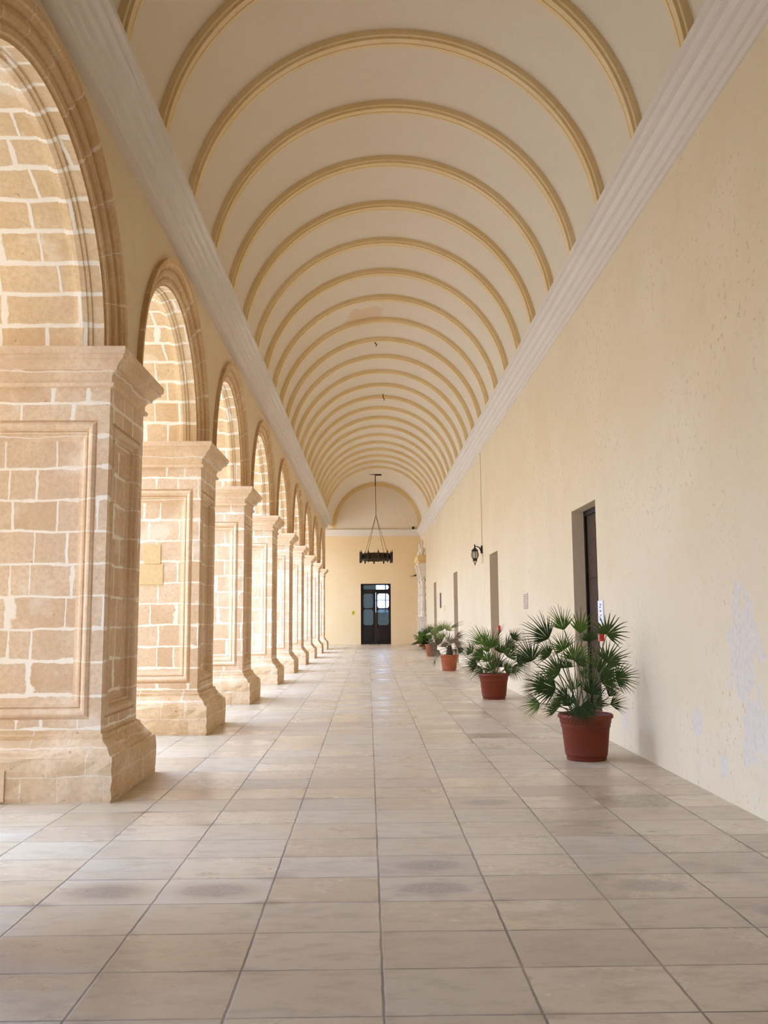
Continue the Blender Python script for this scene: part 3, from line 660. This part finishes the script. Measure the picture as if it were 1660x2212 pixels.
# ------------------------------------------------------------------ notices and small wall things
L = (XR, 15.68, 1.68); t = thing('wall_notice', 'small framed notice with faded lettering on the white wall', 'notice', L)
mb = MB(); mb.box(XR-0.012, XR, 15.47, 15.90, 1.54, 1.815); mb.build('board', 'paper', t, L)
mb = MB(); rng = random.Random(11)
for r_ in range(9):
    y = 15.50; z = 1.79-r_*0.029
    while y < 15.86:
        wd = rng.uniform(0.012, 0.04); mb.box(XR-0.015, XR-0.0125, y, min(y+wd, 15.87), z-0.014, z); y += wd+0.012
mb.build('lettering', 'ink_red', t, L)
L = (XR, 10.56, 1.45); t = thing('door_sign', 'white paper sign at the edge of the brown doorway', 'sign', L)
mb = MB(); mb.box(XR-0.012, XR-0.002, 10.42, 10.655, 1.315, 1.585); mb.build('board', 'white_board', t, L)
mb = MB()
for (za, ya, wd) in ((1.545, 10.52, 0.06), (1.515, 10.55, 0.05), (1.47, 10.53, 0.07), (1.42, 10.53, 0.04), (1.375, 10.54, 0.07), (1.36, 10.56, 0.03)): mb.box(XR-0.014, XR-0.0125, ya-0.03, ya-0.03+wd, za-0.014, za)
mb.build('lettering', 'ink', t, L)
mb = MB(); mb.box(XR-0.03, XR, 34.74, 35.10, 1.77, 2.35); tag(mb.build('wall_plaque', 'dark_plaque', None, (XR, 34.9, 2.06)), 'dark red plaque on the wall between the two farthest doorways', 'plaque')
for (y, z, lab) in ((10.50, 1.17, 'small red call point beside the brown doorway, behind the palm'), (18.92, 1.17, 'small red call point beside the second doorway')):
    L = (XR, y, z); t = thing('call_point', lab, 'alarm', L, 'red call points beside the doorways')
    mb = MB(); mb.box(XR-0.05, XR, y-0.05, y+0.05, z-0.055, z+0.055); mb.build('case', 'red', t, L)
    mb = MB(); mb.box(XR-0.054, XR-0.0505, y-0.02, y+0.02, z-0.03, z+0.01); mb.build('glass_plate', 'white_board', t, L)
mb = MB(); mb.box(XR-0.02, XR, 33.0, 33.10, 1.62, 1.86); tag(mb.build('wall_thermometer', 'paper', None, (XR, 33.05, 1.74)), 'small pale strip on the wall between the dark plaque and a doorway', 'plate')
L = (-0.97, Y_END, 1.68); t = thing('exit_sign', 'small square yellow sign with a dark figure on the end wall', 'sign', L)
mb = MB(); mb.box(-1.06, -0.88, Y_END-0.012, Y_END, 1.57, 1.80); mb.build('board', 'yellow_sign', t, L)
mb = MB(); y_ = Y_END-0.016
for q in (((-0.985, 1.755), (-0.965, 1.775), (-0.945, 1.755), (-0.965, 1.735)), ((-1.0, 1.735), (-0.96, 1.735), (-0.955, 1.68), (-0.99, 1.68)), ((-0.99, 1.68), (-0.97, 1.68), (-1.01, 1.62), (-1.03, 1.625)), ((-0.975, 1.685), (-0.955, 1.68), (-0.925, 1.645), (-0.94, 1.635)), ((-0.96, 1.73), (-0.955, 1.715), (-0.915, 1.70), (-0.915, 1.715)), ((-1.0, 1.735), (-0.995, 1.715), (-1.035, 1.69), (-1.04, 1.705)), ((-1.04, 1.60), (-0.90, 1.60), (-0.90, 1.588), (-1.04, 1.588))):
    mb.add([(a, y_, b) for a, b in q] + [(a, Y_END-0.0125, b) for a, b in q], [(0, 1, 2, 3), (0, 4, 5, 1), (1, 5, 6, 2), (2, 6, 7, 3), (3, 7, 4, 0)])
mb.build('pictogram', 'ink', t, L)
mb = MB(); mb.box(2.22, 2.34, Y_END-0.14, Y_END-0.02, 6.15, 6.22); mb.lathe([(0.0, 0.0), (0.06, 0.02), (0.05, 0.08), (0.0, 0.1)], 10, (2.28, Y_END-0.08, 6.21)); tag(mb.build('cornice_spotlight', 'black_metal', None, (2.28, Y_END-0.08, 6.15)), 'small dark fitting standing on the end wall cornice', 'fitting')
mb = MB(); mb.tube([(2.22, Y_END, 3.62), (2.22, Y_END-0.1, 3.62), (2.38, Y_END-0.14, 3.66)], 0.02, 6); mb.lathe([(0.0, -0.05), (0.06, -0.03), (0.07, 0.03), (0.0, 0.05)], 10, (2.38, Y_END-0.14, 3.66)); mb.lathe([(0.0, -0.02), (0.04, 0), (0.0, 0.02)], 8, (2.12, Y_END-0.06, 3.62)); tag(mb.build('wall_fitting', 'black_metal', None, (2.25, Y_END, 3.62)), 'small dark bracket fixed to the end wall near the carved portal', 'bracket')

# ------------------------------------------------------------------ carved portal on the right wall near the corner
L = (XR, 45.6, 0); t = thing('carved_portal', 'carved stone portal with columns projecting from the wall in the far corner', 'portal', L)
for y in (44.4, 46.8):
    mb = MB(); mb.rects([(0, 0.04, 0.04), (0.9, 0.04, 0.04), (0.92, 0.0, 0.0), (1.25, 0.0, 0.0), (1.27, 0.06, 0.06), (1.33, 0.07, 0.07), (1.35, 0.02, 0.02), (1.42, 0.05, 0.05), (1.46, 0.05, 0.05)], XR-0.28, XR, y-0.15, y+0.15); mb.build('pedestal', 'cornice', t, L)
    mb = MB(); mb.lathe([(0.15, 1.46), (0.16, 1.52), (0.12, 1.56), (0.125, 2.2), (0.135, 2.25), (0.115, 2.3), (0.11, 3.3), (0.13, 3.34), (0.10, 3.38)], 14, (XR-0.15, y, 0)); mb.build('column', 'cornice', t, L)
    mb = MB()
    for k in range(5):
        for q in range(6):
            a = q*math.pi/3+k*0.5; mb.lathe([(0.0, -0.06), (0.035, -0.03), (0.04, 0.02), (0.0, 0.07)], 6, (XR-0.15+0.12*math.cos(a), y+0.12*math.sin(a), 1.8+k*0.36))
    mb.build('carving', 'cornice', t, L)
    mb = MB(); mb.rects([(3.38, -0.02, -0.02), (3.5, 0.02, 0.02), (3.6, 0.06, 0.06), (3.75, 0.04, 0.04), (3.8, 0.09, 0.09), (3.95, 0.10, 0.10), (4.0, 0.14, 0.14), (4.08, 0.15, 0.15)], XR-0.27, XR, y-0.14, y+0.14); mb.build('capital', 'cornice', t, L)
    mb = MB(); mb.lathe([(0.10, 4.46), (0.07, 4.55), (0.12, 4.66), (0.13, 4.78), (0.07, 4.86), (0.04, 4.92), (0.06, 5.02), (0.05, 5.2), (0.0, 5.32)], 12, (XR-0.16, y, 0)); mb.build('urn_finial', 'cornice', t, L)
mb = MB(); mb.box(XR-0.36, XR, 44.15, 47.05, 4.08, 4.22); mb.box(XR-0.42, XR, 44.05, 47.15, 4.22, 4.46); mb.build('entablature', 'band', t, L)

# ------------------------------------------------------------------ plants
def unp(px, py, y):
    # a point on the upright plane at depth y, read off the photograph's layout
    cx, cy = W_PX/2, H_PX/2
    cam = sc.camera.matrix_world; d = cam.to_3x3() @ Vector(((px-cx)/F_PX, -(py-cy)/F_PX, -1.0))
    t_ = y/d.y; return Vector((0, 0, CAM_H)) + d*t_
def fan(hub, d, nrm, rad, n, spread, rng, width=0.055, droop=0.10, solid=0.40):
    mb = MB(); d = d.normalized(); side = d.cross(nrm)
    if side.length < 1e-3: side = d.cross(Vector((1, 0, 0)))
    side.normalize(); up = side.cross(d).normalized()
    for k in range(n):
        f = (k/(n-1)-0.5); a = f*spread + rng.uniform(-.03, .03)
        r_ = rad*(1-0.30*(2*f)**2)*rng.uniform(0.88, 1.05)
        dir_ = d*math.cos(a)+side*math.sin(a)+up*(rng.uniform(-.08, .08)+0.10*abs(math.sin(a)))
        dir_.normalize(); lat = (side*math.cos(a)-d*math.sin(a)).normalized()
        rs = (0.02, solid, 0.62, 0.85, 1.0); ws = (0.15, 1.0, 0.55, 0.32, 0.04)
        wmax = min(width*rad/0.30, rad*solid*spread/n*0.50)
        vs = []
        for q, ww in zip(rs, ws):
            c_ = hub + dir_*(r_*q) - Vector((0, 0, 1))*(droop*r_*q*q*q*rng.uniform(.6, 1.4))
            vs += [c_-lat*wmax*ww - up*wmax*ww*0.35, c_+up*wmax*ww*0.25, c_+lat*wmax*ww - up*wmax*ww*0.35]
        fs = []
        for i in range(4):
            b = i*3; fs += [(b, b+1, b+4, b+3), (b+1, b+2, b+5, b+4)]
        mb.add(vs, fs)
    return mb
def pot(root, loc, r, h, mat, squat=False):
    x, y, z = loc; mb = MB()
    mb.lathe([(0.0, 0.0), (r*0.70, 0.0), (r*0.715, 0.015), (r*0.72, h*0.10), (r*0.755, h*0.105), (r*0.755, h*0.13), (r*0.765, h*0.15), (r*0.86, h*0.70), (r*0.885, h*0.71), (r*0.895, h*0.78), (r*0.90, h*0.80), (r*0.92, h*0.805), (r*0.925, h*0.88), (r*0.95, h*0.90), (r*0.99, h*0.915), (r, h*0.945), (r*0.985, h*0.985), (r*0.95, h), (r*0.87, h*0.985), (r*0.86, h*0.86)], 48, loc)
    p = mb.build('pot', mat, root, loc)
    mb = MB(); n = 28; rng = random.Random(1)
    vs = [(x, y, z+h*0.92)] + [(x+r*0.45*math.cos(2*math.pi*k/n), y+r*0.45*math.sin(2*math.pi*k/n), z+h*0.90+rng.uniform(-.01, .012)) for k in range(n)] + [(x+r*0.87*math.cos(2*math.pi*k/n), y+r*0.87*math.sin(2*math.pi*k/n), z+h*0.88) for k in range(n)]
    fs = [(0, 1+k, 1+(k+1) % n) for k in range(n)] + [(1+k, 1+n+k, 1+n+(k+1) % n, 1+(k+1) % n) for k in range(n)]
    mb.add(vs, fs, smooth=True); mb.build('soil', 'soil', root, loc)
def palm(label, loc, r, h, potmat, fronds, seed, petr=0.006, group='potted plants along the wall', trunk=0):
    rng = random.Random(seed); t = thing('potted_palm', label, 'plant', loc, group); pot(t, loc, r, h, potmat)
    base = Vector(loc)+Vector((0, 0, h*0.9))
    if trunk:
        mb = MB(); mb.tube([base+Vector((0, 0, -0.05)), base+Vector((0.01, 0, trunk*0.5)), base+Vector((0.02, 0, trunk))], [0.09, 0.075, 0.05], 10); mb.build('trunk', 'trunk', t, loc)
    for (px, py, ang, rp, mat, spread) in fronds:
        dy = rng.uniform(-0.28, 0.28)*min(1.0, r/0.25)
        hub = unp(px, py, loc[1]+dy); k = loc[1]/F_PX; rad = rp*k*rng.uniform(1.05, 1.2)
        d = Vector((math.cos(R(ang)), rng.uniform(-0.35, 0.25), math.sin(R(ang))))
        nrm = Vector((rng.uniform(-.4, .4), -1.0, rng.uniform(0.0, 0.55)))
        if hub.x + rad > XR-0.03 and d.x > 0: d.y -= 0.5
        mb = fan(hub, d, nrm, rad, rng.randint(16, 20) if spread > 1.5 else 9, spread, rng)
        # keep leaflets in front of the wall
        mb.v = [(min(v[0], XR-0.012), v[1], max(v[2], 0.004)) for v in mb.v]
        st = base + Vector((rng.uniform(-.35, .35)*r, rng.uniform(-.35, .35)*r, -0.02+trunk*0.8))
        mid = st.lerp(hub, 0.55) + Vector((0, 0, 0.10*(hub-st).length)) - d.normalized()*0.02
        fr = mb.build('frond', mat, t, loc)
        pm = MB(); pts = []
        for q in range(7):
            s_ = q/6; pts.append(st*(1-s_)**2 + mid*2*s_*(1-s_) + hub*s_**2)
        pm.tube(pts, [petr*1.5, petr*1.3, petr*1.1, petr, petr, petr*0.9, petr*0.8], 6); pm.v = [(min(v[0], XR-0.012), v[1], max(v[2], 0.004)) for v in pm.v]
        pm.build('stalk', 'petiole', fr, loc)
    return t
G, B, Yw, D = 'leaf', 'leaf_bright', 'leaf_yellow', 'leaf_dry'
P1 = [(1186, 1380, 135, 62, G, 2.2), (1219, 1361, 105, 62, B, 2.0), (1254, 1369, 88, 64, B, 1.5), (1276, 1386, 100, 44, G, 2.4), (1311, 1371, 62, 50, G, 3.6), (1151, 1428, 118, 62, G, 2.5), (1188, 1417, 140, 42, G, 2.4),
      (1218, 1405, 112, 50, B, 2.8), (1241, 1427, 75, 54, B, 2.8), (1224, 1443, 95, 36, G, 2.8), (1251, 1438, 50, 34, G, 2.4), (1209, 1455, 150, 56, G, 2.4), (1202, 1487, 170, 68, G, 2.3), (1178, 1483, 165, 46, G, 2.2),
      (1296, 1455, 40, 66, G, 2.9), (1331, 1466, 12, 48, G, 2.6), (1311, 1432, 55, 50, G, 2.6), (1319, 1522, 12, 44, G, 1.8), (1168, 1520, 190, 42, B, 2.0), (1201, 1537, 140, 36, G, 2.3), (1256, 1525, 300, 44, G, 3.4),
      (1226, 1506, 150, 44, G, 2.2), (1316, 1505, 60, 38, G, 1.6), (1242, 1490, 95, 44, B, 2.2), (1211, 1525, 155, 38, G, 2.2), (1275, 1500, 70, 46, G, 2.4), (1262, 1465, 60, 44, G, 2.2), (1288, 1520, 30, 40, G, 2.2), (1232, 1525, 110, 40, G, 2.2), (1300, 1475, 20, 50, G, 2.4)]
palm('largest fan palm in a terracotta pot, nearest the camera by the brown doorway', (2.12, 9.05, 0), 0.272, 0.445, 'terracotta', P1, 21)
P2 = [(1047, 1392, 122, 50, B, 1.9), (1062, 1400, 92, 44, B, 2.2), (1075, 1375, 62, 34, G, 0.4), (1107, 1381, 50, 36, G, 1.9), (1094, 1398, 38, 42, G, 1.8), (1021, 1411, 130, 34, G, 2.0), (1045, 1418, 160, 44, G, 2.2), (1032, 1437, 170, 38, G, 2.0),
      (1082, 1411, 75, 36, G, 2.4), (1097, 1420, 55, 38, G, 2.4), (1116, 1429, 20, 36, G, 2.2), (1108, 1440, 330, 36, G, 2.2), (1058, 1429, 110, 36, B, 2.4), (1074, 1440, 80, 34, G, 2.8), (1044, 1446, 200, 34, G, 2.2), (1090, 1447, 20, 34, G, 2.4), (1064, 1448, 120, 32, G, 2.6), (1055, 1410, 100, 46, B, 1.6)]
palm('fan palm in a terracotta pot, second from the camera, below the second doorway', (2.11, 15.70, 0), 0.272, 0.435, 'terracotta', P2, 4)
P3 = [(956, 1362, 112, 26, Yw, 2.6), (948, 1366, 150, 26, Yw, 2.0), (965, 1362, 60, 24, Yw, 2.2), (972, 1359, 36, 42, G, 0.35), (985, 1375, 20, 24, D, 1.4), (978, 1385, 0, 30, D, 1.8), (985, 1392, 340, 26, D, 1.8), (990, 1400, 320, 24, G, 1.6), (970, 1388, 60, 24, D, 2.4), (955, 1388, 140, 26, D, 2.4), (945, 1396, 190, 28, D, 2.2), (950, 1405, 220, 26, D, 2.0),
      (962, 1398, 100, 22, D, 2.4), (978, 1402, 300, 22, D, 2.0), (958, 1380, 120, 24, Yw, 2.2), (981, 1428, 190, 27, B, 3.2), (940, 1424, 262, 20, Yw, 0.5), (975, 1444, 275, 14, B, 1.6)]
palm('half-dried fan palm in a terracotta pot, third from the camera', (2.05, 24.0, 0), 0.245, 0.42, 'terracotta_pale', P3, 9, trunk=0.28)
P4 = [(925, 1368, 100, 20, G, 2.6), (918, 1372, 140, 20, B, 2.4), (934, 1372, 50, 18, G, 2.2), (914, 1380, 170, 18, B, 2.2), (938, 1380, 20, 16, D, 2.0), (928, 1380, 90, 18, B, 2.6), (935, 1408, 250, 14, D, 1.6), (944, 1360, 30, 20, Yw, 1.0), (930, 1362, 80, 16, G, 2.0), (941, 1386, 350, 14, D, 2.0)]
palm('bushy green palm in a terracotta pot, fourth from the camera', (2.16, 32.9, 0), 0.225, 0.44, 'terracotta_pale', P4, 13, petr=0.008)
def leafy(label, loc, r, h, seed, n, size, mat):
    rng = random.Random(seed); t = thing('potted_plant', label, 'plant', loc, 'potted plants along the wall'); pot(t, loc, r, h, 'terracotta_pale')
    top = Vector(loc)+Vector((0, 0, h*0.9))
    for k in range(n):
        a = rng.uniform(0, 6.28); el = rng.uniform(0.15, 1.35); d = Vector((math.cos(a)*math.cos(el), math.sin(a)*math.cos(el), math.sin(el)))
        L_ = size*rng.uniform(0.7, 1.1); side = d.cross(Vector((0, 0, 1))).normalized(); mb = MB(); vs = []
        for q, w_ in ((0.0, 0.1), (0.35, 0.6), (0.65, 1.0), (0.88, 0.7), (1.0, 0.05)):
            c_ = top + d*L_*q - Vector((0, 0, 1))*L_*0.3*q*q; ww = L_*0.13*w_; vs += [c_-side*ww, c_+Vector((0, 0, ww*0.3)), c_+side*ww]
        fs = []
        for i in range(4): b = i*3; fs += [(b, b+1, b+4, b+3), (b+1, b+2, b+5, b+4)]
        vs = [(min(v[0], XR-0.02), v[1], max(v[2], 0.01)) for v in vs]
        mb.add(vs, fs); mb.build('leaf', mat, t, loc)
leafy('small leafy plant in a terracotta pot beside the end wall', (2.42, 43.6, 0), 0.20, 0.34, 2, 34, 0.62, 'leaf_bright')
leafy('feathery grey-green plant in a low terracotta pot, fifth from the camera', (2.42, 40.6, 0), 0.19, 0.24, 6, 40, 0.75, 'leaf')
